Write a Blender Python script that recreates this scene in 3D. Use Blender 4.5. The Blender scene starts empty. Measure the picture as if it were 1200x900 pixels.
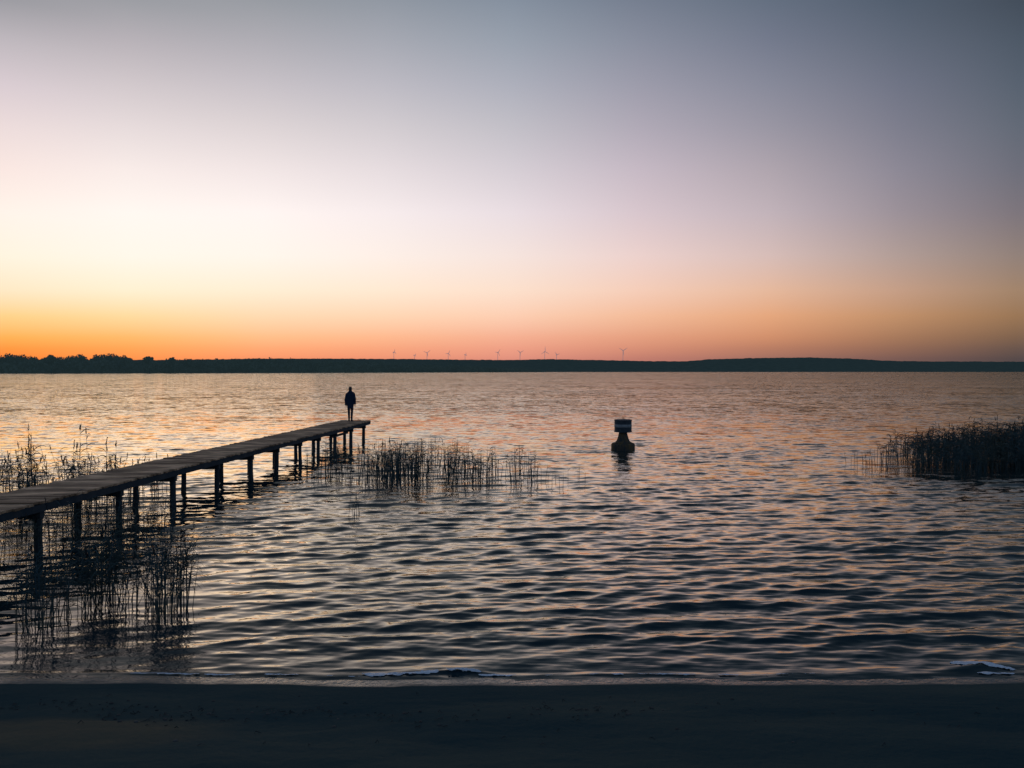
import bpy, bmesh, math, random
import numpy as np
from mathutils import Vector, Matrix
from mathutils.bvhtree import BVHTree

random.seed(7)
RS = np.random.RandomState(11)
scene = bpy.context.scene
COL = scene.collection
PI = math.pi
F = 924.0            # focal length in pixels of the 1200 px wide photograph
H = 3.65             # eye height above the lake
HZ = 434.5           # row of the true horizon

# ------------------------------------------------------------------ helpers
def link(o, parent=None):
    COL.objects.link(o)
    if parent is not None:
        o.parent = parent
    return o

def tag(o, label=None, cat=None, group=None, kind=None):
    if label: o['label'] = label
    if cat: o['category'] = cat
    if group: o['group'] = group
    if kind: o['kind'] = kind
    return o

def empty(name, loc=(0, 0, 0), rz=0.0):
    o = bpy.data.objects.new(name, None)
    o.empty_display_size = 0.3
    o.location = loc
    o.rotation_euler = (0, 0, rz)
    return link(o)

class MB:
    """collects boxes, tubes and faces into one mesh"""
    def __init__(s):
        s.v = []; s.f = []
    def face_set(s, verts, faces):
        n = len(s.v)
        s.v.extend([tuple(p) for p in verts])
        s.f.extend([tuple(i + n for i in f) for f in faces])
    def box(s, c, size, mat=None):
        x, y, z = size[0] / 2, size[1] / 2, size[2] / 2
        pts = [Vector((a * x, b * y, d * z)) for a, b, d in
               ((-1,-1,-1),(1,-1,-1),(1,1,-1),(-1,1,-1),(-1,-1,1),(1,-1,1),(1,1,1),(-1,1,1))]
        if mat is not None:
            pts = [mat @ p for p in pts]
        c = Vector(c)
        s.face_set([p + c for p in pts],
                   [(0,3,2,1),(4,5,6,7),(0,1,5,4),(1,2,6,5),(2,3,7,6),(3,0,4,7)])
    def tube(s, pts, rads, n=6, cap=True):
        pts = [Vector(p) for p in pts]
        rings = []
        for i, p in enumerate(pts):
            a = pts[max(0, i - 1)]; b = pts[min(len(pts) - 1, i + 1)]
            d = (b - a)
            d = d.normalized() if d.length > 1e-9 else Vector((0, 0, 1))
            up = Vector((0, 0, 1)) if abs(d.z) < 0.9 else Vector((1, 0, 0))
            u = d.cross(up).normalized(); w = d.cross(u).normalized()
            rings.append([p + (u * math.cos(2*PI*k/n) + w * math.sin(2*PI*k/n)) * rads[i] for k in range(n)])
        vs = [q for r in rings for q in r]
        fs = []
        for i in range(len(pts) - 1):
            for k in range(n):
                fs.append((i*n+k, i*n+(k+1) % n, (i+1)*n+(k+1) % n, (i+1)*n+k))
        if cap:
            fs.append(tuple(range(n))[::-1])
            fs.append(tuple((len(pts)-1)*n + k for k in range(n)))
        s.face_set(vs, fs)
    def lathe(s, prof, c=(0, 0, 0), n=48):
        """prof: list of (radius, z)"""
        vs = []
        for r, z in prof:
            for k in range(n):
                a = 2*PI*k/n
                vs.append((c[0] + r*math.cos(a), c[1] + r*math.sin(a), c[2] + z))
        fs = []
        for i in range(len(prof)-1):
            for k in range(n):
                fs.append((i*n+k, i*n+(k+1) % n, (i+1)*n+(k+1) % n, (i+1)*n+k))
        fs.append(tuple(range(n))[::-1])
        fs.append(tuple((len(prof)-1)*n+k for k in range(n)))
        s.face_set(vs, fs)
    def build(s, name, mat, parent=None, smooth=False):
        me = bpy.data.meshes.new(name)
        me.from_pydata(s.v, [], s.f)
        me.materials.append(mat)
        if smooth:
            me.polygons.foreach_set('use_smooth', [True]*len(me.polygons))
        me.update()
        return link(bpy.data.objects.new(name, me), parent)

def mesh_grid(name, X, Y, Z, mat, smooth=True):
    r, c = X.shape
    co = np.stack([X, Y, Z], -1).reshape(-1, 3).astype(np.float32)
    idx = np.arange(r*c).reshape(r, c)
    q = np.stack([idx[:-1, :-1], idx[:-1, 1:], idx[1:, 1:], idx[1:, :-1]], -1).reshape(-1, 4)
    me = bpy.data.meshes.new(name)
    me.vertices.add(len(co)); me.vertices.foreach_set('co', co.ravel())
    me.loops.add(q.size); me.loops.foreach_set('vertex_index', q.ravel().astype(np.int32))
    me.polygons.add(len(q))
    me.polygons.foreach_set('loop_start', np.arange(0, q.size, 4, dtype=np.int32))
    me.polygons.foreach_set('loop_total', np.full(len(q), 4, dtype=np.int32))
    me.update(calc_edges=True)
    me.polygons.foreach_set('use_smooth', np.full(len(q), smooth, dtype=bool))
    me.materials.append(mat)
    return link(bpy.data.objects.new(name, me))

_perm = RS.rand(256, 256)
def vnoise(x, y, seed=0):
    x = np.asarray(x, float) + seed*17.3; y = np.asarray(y, float) + seed*5.7
    xi = np.floor(x).astype(int); yi = np.floor(y).astype(int)
    fx = x - xi; fy = y - yi
    fx = fx*fx*(3-2*fx); fy = fy*fy*(3-2*fy)
    g = lambda a, b: _perm[a % 256, b % 256]
    return ((g(xi, yi)*(1-fx)+g(xi+1, yi)*fx)*(1-fy) + (g(xi, yi+1)*(1-fx)+g(xi+1, yi+1)*fx)*fy)*2-1
def fbm(x, y, o=4, seed=0):
    s = 0; a = 1.0; t = 0
    for i in range(o):
        s = s + a*vnoise(x*2**i, y*2**i, seed+i); t += a; a *= 0.5
    return s/t

def world_at(px, Y, z=None):
    """x of the place that stands at distance Y on the line of sight of column px"""
    return (px-600)/F*Y

# ------------------------------------------------------------------ materials
def newmat(name):
    m = bpy.data.materials.new(name); m.use_nodes = True
    nt = m.node_tree
    return m, nt, nt.nodes['Principled BSDF']

def noisy_mat(name, c1, c2, scale=5.0, rough=0.7, bump=0.3, stretch=(1, 1, 1), bscale=None, spec=0.5, detail=6, lo=0.35, hi=0.65):
    m, nt, b = newmat(name)
    tc = nt.nodes.new('ShaderNodeTexCoord'); mp = nt.nodes.new('ShaderNodeMapping')
    mp.inputs['Scale'].default_value = stretch
    nt.links.new(tc.outputs['Object'], mp.inputs['Vector'])
    no = nt.nodes.new('ShaderNodeTexNoise'); no.inputs['Scale'].default_value = scale; no.inputs['Detail'].default_value = detail
    nt.links.new(mp.outputs['Vector'], no.inputs['Vector'])
    r = nt.nodes.new('ShaderNodeValToRGB')
    r.color_ramp.elements[0].position = lo; r.color_ramp.elements[0].color = (*c1, 1)
    r.color_ramp.elements[1].position = hi; r.color_ramp.elements[1].color = (*c2, 1)
    nt.links.new(no.outputs['Fac'], r.inputs['Fac'])
    nt.links.new(r.outputs['Color'], b.inputs['Base Color'])
    b.inputs['Roughness'].default_value = rough
    b.inputs['Specular IOR Level'].default_value = spec
    if bump:
        n2 = nt.nodes.new('ShaderNodeTexNoise'); n2.inputs['Scale'].default_value = bscale or scale*4; n2.inputs['Detail'].default_value = 5
        nt.links.new(mp.outputs['Vector'], n2.inputs['Vector'])
        bu = nt.nodes.new('ShaderNodeBump'); bu.inputs['Strength'].default_value = bump; bu.inputs['Distance'].default_value = 0.02
        nt.links.new(n2.outputs['Fac'], bu.inputs['Height'])
        nt.links.new(bu.outputs['Normal'], b.inputs['Normal'])
    return m

M = {}
M['plank'] = noisy_mat('weathered_planks', (0.24, 0.145, 0.08), (0.90, 0.56, 0.32), 1.3, 0.75, 0.5, (0.8, 1.9, 1), 9, lo=0.44, hi=0.66, spec=0.25)
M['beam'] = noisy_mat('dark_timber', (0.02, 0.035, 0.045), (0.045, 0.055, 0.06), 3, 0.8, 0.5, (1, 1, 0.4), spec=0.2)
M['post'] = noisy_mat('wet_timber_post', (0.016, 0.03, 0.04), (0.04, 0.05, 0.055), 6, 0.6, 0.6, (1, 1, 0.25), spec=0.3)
M['reed'] = noisy_mat('reed_stem', (0.045, 0.085, 0.10), (0.08, 0.085, 0.062), 1.5, 0.8, 0, spec=0.1)
M['leaf'] = noisy_mat('reed_leaf', (0.045, 0.090, 0.10), (0.085, 0.09, 0.062), 1.2, 0.8, 0, spec=0.1)
M['plume'] = noisy_mat('reed_plume', (0.025, 0.03, 0.034), (0.06, 0.052, 0.042), 8, 0.9, 0, spec=0.05)
M['hill'] = noisy_mat('forested_hill', (0.038, 0.075, 0.065), (0.07, 0.11, 0.09), 0.045, 0.95, 0, (1, 1, 3), spec=0.0)
M['wood'] = noisy_mat('shore_wood_foliage', (0.045, 0.065, 0.055), (0.085, 0.11, 0.085), 0.08, 0.95, 0, spec=0.0)
M['bark'] = noisy_mat('far_bark', (0.008, 0.010, 0.012), (0.015, 0.016, 0.018), 0.8, 0.9, 0, spec=0.0)
M['turbine'] = noisy_mat('turbine_paint', (0.75, 0.58, 0.56), (0.8, 0.62, 0.6), 0.05, 0.6, 0, spec=0.2)
M['buoy_dark'] = noisy_mat('buoy_dark_paint', (0.025, 0.035, 0.045), (0.05, 0.06, 0.065), 6, 0.6, 0.3, spec=0.3)
M['buoy_band'] = noisy_mat('buoy_pale_band', (0.17, 0.18, 0.19), (0.32, 0.32, 0.30), 5, 0.6, 0.2, spec=0.3)
M['buoy_rust'] = noisy_mat('buoy_rust', (0.03, 0.04, 0.045), (0.14, 0.09, 0.04), 5, 0.8, 0.4, (1, 1, 0.5), spec=0.2)
M['coat'] = noisy_mat('dark_navy_coat', (0.015, 0.03, 0.055), (0.022, 0.04, 0.065), 8, 0.9, 0.3, spec=0.1)
M['trousers'] = noisy_mat('dark_trousers', (0.02, 0.028, 0.04), (0.025, 0.035, 0.05), 10, 0.9, 0.3, spec=0.1)
M['skin'] = noisy_mat('skin', (0.20, 0.12, 0.09), (0.25, 0.15, 0.11), 12, 0.6, 0)
M['hair'] = noisy_mat('dark_hair', (0.006, 0.007, 0.008), (0.015, 0.012, 0.01), 30, 0.6, 0.3, (1, 1, 0.2))
M['boot'] = noisy_mat('black_shoes', (0.006, 0.007, 0.009), (0.012, 0.012, 0.013), 10, 0.6, 0.2)
M['debris'] = noisy_mat('washed_up_debris', (0.012, 0.022, 0.026), (0.10, 0.10, 0.09), 3, 0.8, 0, spec=0.1)

# kilometres of evening air lie in front of the far things: a little emission on each stands in for its haze
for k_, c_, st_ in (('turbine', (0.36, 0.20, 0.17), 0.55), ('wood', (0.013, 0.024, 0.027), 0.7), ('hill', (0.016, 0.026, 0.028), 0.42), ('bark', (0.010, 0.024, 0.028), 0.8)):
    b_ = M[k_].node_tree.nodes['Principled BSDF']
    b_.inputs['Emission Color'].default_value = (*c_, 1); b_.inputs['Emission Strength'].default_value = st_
# foam: pale, broken bubbles
M['foam'] = noisy_mat('foam', (0.75, 0.76, 0.78), (0.95, 0.95, 0.95), 9, 0.5, 0.8, (0.5, 1, 1), 40)

# --- sand: dark, damp, glossy only in a thin strip at the water's edge
def sand_material():
    m, nt, b = newmat('damp_dark_sand')
    N = nt.nodes; L = nt.links
    tc = N.new('ShaderNodeTexCoord')
    no = N.new('ShaderNodeTexNoise'); no.inputs['Scale'].default_value = 0.7; no.inputs['Detail'].default_value = 7
    mp = N.new('ShaderNodeMapping'); mp.inputs['Scale'].default_value = (0.5, 1.4, 1)
    L.new(tc.outputs['Object'], mp.inputs['Vector']); L.new(mp.outputs['Vector'], no.inputs['Vector'])
    r = N.new('ShaderNodeValToRGB')
    r.color_ramp.elements[0].position = 0.36; r.color_ramp.elements[0].color = (0.030, 0.062, 0.066, 1)
    r.color_ramp.elements[1].position = 0.68; r.color_ramp.elements[1].color = (0.064, 0.088, 0.078, 1)
    L.new(no.outputs['Fac'], r.inputs['Fac'])
    # a paler, browner patch of lit sand painted in at the left of the bank
    vm = N.new('ShaderNodeVectorMath'); vm.operation = 'DISTANCE'
    sc = N.new('ShaderNodeMapping'); sc.vector_type = 'POINT'; sc.inputs['Scale'].default_value = (0.5, 1.5, 0)
    L.new(tc.outputs['Object'], sc.inputs['Vector']); L.new(sc.outputs['Vector'], vm.inputs[0])
    vm.inputs[1].default_value = (-4.0*0.5, 7.15*1.5, 0)
    ad = N.new('ShaderNodeMath'); ad.operation = 'MULTIPLY_ADD'; ad.inputs[1].default_value = 0.9
    L.new(no.outputs['Fac'], ad.inputs[0]); L.new(vm.outputs['Value'], ad.inputs[2])
    mr = N.new('ShaderNodeMapRange'); mr.inputs[1].default_value = 1.35; mr.inputs[2].default_value = 0.9
    mr.inputs[3].default_value = 0; mr.inputs[4].default_value = 0.75
    L.new(ad.outputs[0], mr.inputs[0])
    mx = N.new('ShaderNodeMixRGB'); mx.inputs[2].default_value = (0.15, 0.13, 0.085, 1)
    L.new(mr.outputs[0], mx.inputs[0]); L.new(r.outputs['Color'], mx.inputs[1])
    L.new(mx.outputs[0], b.inputs['Base Color'])
    # wetness by height above the lake
    sp = N.new('ShaderNodeSeparateXYZ'); L.new(tc.outputs['Object'], sp.inputs[0])
    n3 = N.new('ShaderNodeTexNoise'); n3.inputs['Scale'].default_value = 2.5; n3.inputs['Detail'].default_value = 5
    L.new(mp.outputs['Vector'], n3.inputs['Vector'])
    zz = N.new('ShaderNodeMath'); zz.operation = 'MULTIPLY_ADD'; zz.inputs[1].default_value = 0.016
    L.new(n3.outputs['Fac'], zz.inputs[0]); L.new(sp.outputs['Z'], zz.inputs[2])
    wet = N.new('ShaderNodeMapRange'); wet.inputs[1].default_value = 0.022; wet.inputs[2].default_value = 0.012
    wet.inputs[3].default_value = 0; wet.inputs[4].default_value = 1
    L.new(zz.outputs[0], wet.inputs[0])
    ro = N.new('ShaderNodeMapRange'); ro.inputs[3].default_value = 0.95; ro.inputs[4].default_value = 0.22
    L.new(wet.outputs[0], ro.inputs[0]); L.new(ro.outputs[0], b.inputs['Roughness'])
    spc = N.new('ShaderNodeMapRange'); spc.inputs[3].default_value = 0.02; spc.inputs[4].default_value = 0.75
    L.new(wet.outputs[0], spc.inputs[0]); L.new(spc.outputs[0], b.inputs['Specular IOR Level'])
    b.inputs['Specular Tint'].default_value = (1.0, 0.84, 0.58, 1)
    n2 = N.new('ShaderNodeTexNoise'); n2.inputs['Scale'].default_value = 14; n2.inputs['Detail'].default_value = 8
    L.new(tc.outputs['Object'], n2.inputs['Vector'])
    bu = N.new('ShaderNodeBump'); bu.inputs['Strength'].default_value = 0.6; bu.inputs['Distance'].default_value = 0.03
    L.new(n2.outputs['Fac'], bu.inputs['Height']); L.new(bu.outputs['Normal'], b.inputs['Normal'])
    return m
M['sand'] = sand_material()

def water_material():
    m, nt, b = newmat('lake_water')
    N = nt.nodes; L = nt.links
    tc = N.new('ShaderNodeTexCoord')
    def noise(scale, stretch, rot, detail, dist=0.0):
        mp = N.new('ShaderNodeMapping'); mp.inputs['Scale'].default_value = stretch; mp.inputs['Rotation'].default_value = (0, 0, rot)
        L.new(tc.outputs['Object'], mp.inputs['Vector'])
        n = N.new('ShaderNodeTexNoise'); n.inputs['Scale'].default_value = scale; n.inputs['Detail'].default_value = detail
        n.inputs['Distortion'].default_value = dist; n.inputs['Roughness'].default_value = 0.62
        L.new(mp.outputs['Vector'], n.inputs['Vector'])
        return n
    gust = noise(0.05, (0.5, 1, 1), 0.1, 3)
    g = N.new('ShaderNodeMapRange'); g.inputs[1].default_value = 0.35; g.inputs[2].default_value = 0.65
    g.inputs[3].default_value = 0.75; g.inputs[4].default_value = 1.25
    L.new(gust.outputs['Fac'], g.inputs[0])
    # wavelets too small for the mesh: each layer tips the facets of the surface
    layers = [(0.10, (0.35, 1, 1), -0.05, 3, 0.14), (0.30, (0.8, 1, 1), 0.10, 2, 0.24), (1.4, (0.85, 1, 1), -0.12, 3, 0.66), (3.6, (0.34, 1, 1), -0.16, 4, 0.66), (12.0, (0.17, 1, 1), -0.08, 2, 0.46)]
    spz = N.new('ShaderNodeSeparateXYZ'); L.new(tc.outputs['Object'], spz.inputs[0])
    lod = N.new('ShaderNodeMapRange'); lod.inputs[1].default_value = 11; lod.inputs[2].default_value = 32
    lod.inputs[3].default_value = 0.16; lod.inputs[4].default_value = 1.0; L.new(spz.outputs['Y'], lod.inputs[0])
    acc = None
    for sc, st, ro, de, amp in layers:
        n = noise(sc, st, ro, de, 0.2)
        sb = N.new('ShaderNodeVectorMath'); sb.operation = 'SUBTRACT'; sb.inputs[1].default_value = (0.5, 0.5, 0.5)
        L.new(n.outputs['Color'], sb.inputs[0])
        mu = N.new('ShaderNodeVectorMath'); mu.operation = 'MULTIPLY_ADD'; mu.inputs[1].default_value = (amp*0.45, amp, 0)
        src = sb.outputs[0]
        if sc in (0.30, 1.4, 3.6):
            lm = N.new('ShaderNodeVectorMath'); lm.operation = 'SCALE'
            L.new(sb.outputs[0], lm.inputs[0]); L.new(lod.outputs[0], lm.inputs['Scale']); src = lm.outputs[0]
        L.new(src, mu.inputs[0])
        if acc: L.new(acc.outputs[0], mu.inputs[2])
        else: mu.inputs[2].default_value = (0, 0, 0)
        acc = mu
    damp = g
    for (cx_, cy_, rx_, ry_, lo_) in ((-7.0, 12.2, 3.4, 4.4, 0.42), (-1.2, 27.0, 6.5, 3.5, 0.6), (17.5, 30.0, 6.0, 4.0, 0.45)):
        mp = N.new('ShaderNodeMapping'); mp.vector_type = 'POINT'
        mp.inputs['Location'].default_value = (-cx_/rx_, -cy_/ry_, 0); mp.inputs['Scale'].default_value = (1/rx_, 1/ry_, 0)
        L.new(tc.outputs['Object'], mp.inputs['Vector'])
        ln = N.new('ShaderNodeVectorMath'); ln.operation = 'LENGTH'; L.new(mp.outputs['Vector'], ln.inputs[0])
        dm = N.new('ShaderNodeMapRange'); dm.interpolation_type = 'SMOOTHSTEP'
        dm.inputs[1].default_value = 0.6; dm.inputs[2].default_value = 1.3; dm.inputs[3].default_value = lo_; dm.inputs[4].default_value = 1.0
        L.new(ln.outputs['Value'], dm.inputs[0])
        mm = N.new('ShaderNodeMath'); mm.operation = 'MULTIPLY'; L.new(damp.outputs[0], mm.inputs[0]); L.new(dm.outputs[0], mm.inputs[1])
        damp = mm
    gs = N.new('ShaderNodeVectorMath'); gs.operation = 'SCALE'
    L.new(acc.outputs[0], gs.inputs[0]); L.new(damp.outputs[0], gs.inputs['Scale'])
    geo = N.new('ShaderNodeNewGeometry')
    ad = N.new('ShaderNodeVectorMath'); ad.operation = 'ADD'
    L.new(geo.outputs['Normal'], ad.inputs[0]); L.new(gs.outputs[0], ad.inputs[1])
    nz = N.new('ShaderNodeVectorMath'); nz.operation = 'NORMALIZE'; L.new(ad.outputs[0], nz.inputs[0])
    # body colour below, mirror above, shared out by the Fresnel term
    out = N['Material Output']
    di = N.new('ShaderNodeBsdfDiffuse'); di.inputs['Color'].default_value = (0.012, 0.034, 0.042, 1)
    gl = N.new('ShaderNodeBsdfGlossy'); gl.inputs['Roughness'].default_value = 0.04; gl.inputs['Color'].default_value = (1.0, 0.945, 0.82, 1)
    L.new(nz.outputs[0], gl.inputs['Normal'])
    fr = N.new('ShaderNodeFresnel'); fr.inputs['IOR'].default_value = 1.333; L.new(nz.outputs[0], fr.inputs['Normal'])
    fm = N.new('ShaderNodeMath'); fm.operation = 'MULTIPLY'; fm.inputs[1].default_value = 2.8
    fp = N.new('ShaderNodeMath'); fp.operation = 'POWER'; fp.inputs[1].default_value = 1.46
    L.new(fr.outputs[0], fp.inputs[0]); L.new(fp.outputs[0], fm.inputs[0])
    fc = N.new('ShaderNodeMath'); fc.operation = 'MINIMUM'; fc.inputs[1].default_value = 0.70; L.new(fm.outputs[0], fc.inputs[0])
    ms = N.new('ShaderNodeMixShader'); L.new(fc.outputs[0], ms.inputs[0]); L.new(di.outputs[0], ms.inputs[1]); L.new(gl.outputs[0], ms.inputs[2])
    L.new(ms.outputs[0], out.inputs['Surface'])
    N.remove(b)
    return m
M['water'] = water_material()

# ------------------------------------------------------------------ the sky
def srgb(c):
    return tuple(((v/255)/12.92 if v/255 <= 0.04045 else ((v/255+0.055)/1.055)**2.4) for v in c)

def build_world():
    w = bpy.data.worlds.new('World'); scene.world = w; w.use_nodes = True
    nt = w.node_tree; N = nt.nodes; L = nt.links
    bg = N['Background']
    tc = N.new('ShaderNodeTexCoord')
    nrm = N.new('ShaderNodeVectorMath'); nrm.operation = 'NORMALIZE'
    L.new(tc.outputs['Generated'], nrm.inputs[0])
    sp = N.new('ShaderNodeSeparateXYZ'); L.new(nrm.outputs[0], sp.inputs[0])
    az = N.new('ShaderNodeMath'); az.operation = 'ARCTAN2'
    L.new(sp.outputs['X'], az.inputs[0]); L.new(sp.outputs['Y'], az.inputs[1])
    mx = N.new('ShaderNodeMath'); mx.operation = 'MAXIMUM'; mx.inputs[1].default_value = 0.0
    L.new(sp.outputs['Z'], mx.inputs[0])
    sq = N.new('ShaderNodeMath'); sq.operation = 'SQRT'; L.new(mx.outputs[0], sq.inputs[0])
    rows = [434, 420, 408, 395, 370, 340, 300, 250, 200, 150, 100, 50, 0]
    cols = {
        10:  [(236,112,52),(240,128,58),(247,148,68),(251,174,88),(254,208,140),(255,231,198),(255,243,224),(255,241,232),(247,229,224),(231,215,215),(211,198,204),(184,177,183),(146,146,152)],
        150: [(236,122,74),(240,138,76),(246,158,88),(250,180,108),(254,215,160),(255,238,210),(255,246,234),(255,245,239),(245,233,230),(225,214,215),(203,194,198),(177,171,177),(146,148,154)],
        310: [(226,128,98),(236,144,106),(246,164,118),(251,186,138),(253,215,178),(255,236,212),(255,245,236),(253,243,240),(238,227,227),(216,207,209),(193,187,193),(168,166,173),(142,146,153)],
        600: [(206,128,116),(222,144,126),(235,158,134),(243,174,146),(251,205,178),(251,223,204),(245,227,221),(231,219,224),(211,203,210),(189,186,194),(167,169,181),(145,153,166),(124,135,150)],
        750: [(172,112,104),(190,126,110),(212,144,118),(226,160,128),(241,188,153),(243,206,184),(234,210,204),(212,199,205),(188,181,191),(166,165,177),(146,151,165),(126,137,152),(106,121,137)],
        900: [(138,100,92),(158,112,98),(182,126,100),(206,144,108),(227,168,126),(228,186,157),(213,190,183),(190,180,186),(167,162,170),(145,147,159),(126,134,149),(107,119,136),(90,107,123)],
        1050:[(104,84,82),(120,92,84),(144,107,87),(164,122,92),(191,145,106),(195,159,134),(176,158,150),(152,146,153),(134,135,147),(118,124,138),(104,114,130),(89,103,118),(74,91,106)],
        1190:[(72,68,70),(84,75,73),(103,86,76),(124,99,78),(152,119,86),(160,133,107),(144,130,121),(121,118,124),(104,110,121),(93,105,117),(82,97,110),(72,88,101),(61,76,88)],
    }
    for q_ in (10, 150, 310, 600):
        for n_, up in ((7, 2), (12, 7), (11, 6), (10, 5), (9, 4), (8, 2)):
            cols[q_][n_] = tuple(min(255, v_+up) for v_ in cols[q_][n_])
    for q_, k_ in ((750, 1.0), (900, 0.8), (1050, 0.5), (1190, 0.3)):
        for n_ in (8, 9, 10, 11, 12):
            a_, b_, c_ = cols[q_][n_]; cols[q_][n_] = (a_+6*k_, b_+5*k_, c_+5*k_)
    for q_ in (750, 900, 1050, 1190):
        cols[q_] = [(r_+3, g_-2, b_-1) if n_ > 6 else (r_+1, g_-2, b_) for n_, (r_, g_, b_) in enumerate(cols[q_])]
    high = {10: [(122,127,136),(92,103,118)], 150: [(120,126,136),(90,102,118)], 310: [(114,122,134),(86,99,116)], 600: [(102,115,132),(78,93,112)], 750: [(88,103,120),(70,85,104)], 900: [(76,93,110),(62,78,97)], 1050: [(64,80,96),(54,69,87)], 1190: [(54,68,82),(48,62,78)]}
    # between the two columns that frame the glow it falls off late, not evenly
    cols[450] = [tuple(a_*0.56+b_*0.44+1.5 for a_, b_ in zip(p_, q_)) for p_, q_ in zip(cols[310], cols[600])]
    cols[450] = [tuple(min(255, v_) for v_ in c_) for c_ in cols[450]]
    high[450] = [(108, 119, 133), (82, 96, 114)]
    zen = (54, 72, 100)
    def ramp(stops):
        r = N.new('ShaderNodeValToRGB'); L.new(sq.outputs[0], r.inputs['Fac'])
        cr = r.color_ramp; cr.interpolation = 'LINEAR'
        stops = sorted(stops)
        cr.elements[0].position = stops[0][0]; cr.elements[0].color = (*stops[0][1], 1)
        cr.elements[1].position = stops[-1][0]; cr.elements[1].color = (*stops[-1][1], 1)
        for p, c in stops[1:-1]:
            e = cr.elements.new(p); e.color = (*c, 1)
        return r
    table = []
    for px in sorted(cols):
        base = math.hypot(F, px-600)
        st = []
        for y, c in zip(rows, cols[px]):
            z = math.sin(math.atan((HZ-y)/base))
            st.append((math.sqrt(max(z, 0)), srgb(c)))
        st.append((math.sqrt(math.sin(math.radians(32))), srgb(high[px][0])))
        st.append((math.sqrt(math.sin(math.radians(42))), srgb(high[px][1])))
        st.append((math.sqrt(math.sin(math.radians(60))), srgb(zen)))
        st.append((1.0, srgb((46, 64, 94))))
        table.append((math.atan((px-600)/F), ramp(st)))
    dark = ramp([(0.0, srgb((98,114,134))), (0.3, srgb((122,140,168))), (0.55, srgb((108,130,162))), (0.8, srgb((72,94,124))), (1.0, srgb((48,66,94)))])
    table = [(-1.25, dark)] + table + [(1.05, dark)]
    cur = table[0][1].outputs['Color']
    for (a0, _), (a1, r1) in zip(table[:-1], table[1:]):
        mr = N.new('ShaderNodeMapRange'); mr.interpolation_type = 'LINEAR'; mr.clamp = True
        mr.inputs[1].default_value = a0; mr.inputs[2].default_value = a1
        L.new(az.outputs[0], mr.inputs[0])
        mix = N.new('ShaderNodeMixRGB'); L.new(mr.outputs[0], mix.inputs[0])
        L.new(cur, mix.inputs[1]); L.new(r1.outputs['Color'], mix.inputs[2])
        cur = mix.outputs[0]
    # the physical twilight sky adds a faint share on top
    sky = N.new('ShaderNodeTexSky'); sky.sky_type = 'NISHITA'; sky.sun_disc = False
    sky.sun_elevation = math.radians(1.5); sky.sun_rotation = math.radians(-24)
    fa = N.new('ShaderNodeMixRGB'); fa.blend_type = 'ADD'; fa.inputs[0].default_value = 0.004
    L.new(cur, fa.inputs[1]); L.new(sky.outputs[0], fa.inputs[2])
    L.new(fa.outputs[0], bg.inputs['Color'])
    bg.inputs['Strength'].default_value = 1.0
build_world()

sun = bpy.data.lights.new('evening_sun', 'SUN')
sun.energy = 0.05; sun.angle = math.radians(20); sun.color = (1.0, 0.62, 0.36)
so = bpy.data.objects.new('evening_sun', sun); link(so)
sd = Vector((math.sin(math.radians(-24)), math.cos(math.radians(-24)), math.tan(math.radians(3.0))))
so.rotation_euler = sd.to_track_quat('Z', 'Y').to_euler()
so.location = (-300, 700, 60)

# ------------------------------------------------------------------ ground (beach, lake bed, far land) as one sheet
def shore_y(x):
    return 9.30 + 0.0022*(x*x)*0.25 + 0.10*fbm(x*0.35, x*0+3.1, 3, 2) + 0.022*fbm(x*1.9, x*0+1.3, 3, 6) + 0.010*fbm(x*7.0, x*0+4.3, 2, 13)
def ground_z(x, y):
    d = shore_y(x) - y                     # + on land
    land = np.clip(d, 0, None)
    z = np.where(d > 0, 0.035*np.minimum(land, 0.2) + 0.17*np.clip(land-0.2, 0, None), 0.09*d)
    z = z + np.where(d > 0.15, 0.05*fbm(x*0.9, y*1.6, 5, 5)*np.clip((land-0.15)/0.8, 0, 1), 0)
    z = z + np.where(d > 0.15, 0.015*fbm(x*4, y*6, 3, 9)*np.clip((land-0.15)/0.8, 0, 1), 0)
    z = np.minimum(z, 2.0 + 0.05*fbm(x*0.5, y*0.5, 3, 4))
    return np.maximum(z, -2.5)
ys = np.concatenate([np.linspace(-200, -6, 12)[:-1], np.linspace(-6, 5, 40)[:-1], np.linspace(5, 10, 150)[:-1], np.geomspace(10, 16000, 60)])
xs = np.concatenate([-np.geomspace(30, 16000, 20)[::-1][:-1], np.linspace(-30, 30, 500), np.geomspace(30, 16000, 20)[1:]])
GX, GY = np.meshgrid(xs, ys)
g = mesh_grid('ground', GX, GY, ground_z(GX, GY), M['sand'])
tag(g, 'dark damp sand beach along the near edge of the lake', kind='structure')

# ------------------------------------------------------------------ water
rows = [8.3]
while rows[-1] < 15000:
    y = rows[-1]; rows.append(y + 0.023*max(1, y/9)**1.66)
rows = np.array(rows)
NC = 1200
t = np.linspace(-1, 1, NC)
t = np.sign(t)*(0.9*np.abs(t)+0.1*np.abs(t)**6)
half = 3.0 + rows*0.80
WX = half[:, None]*t[None, :]*1.0
WX = np.sign(WX)*np.abs(WX)
WY = np.repeat(rows[:, None], NC, 1)
dy = np.gradient(rows)[:, None]
dx = (half*2/NC*1.0)[:, None]
DX = np.zeros_like(WX); DY = np.zeros_like(WX); DZ = np.zeros_like(WX)
ncomp = 84
lam = np.geomspace(0.13, 2.0, ncomp)
rng = np.random.RandomState(5)
near = np.clip((WY - 9.1)/1.7, 0.0, 1)**0.8
band = np.where(WY < 400)[0].max()+1
patch = 1.0 + 0.35*fbm(WX*0.12, WY*0.12, 3, 21)
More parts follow.
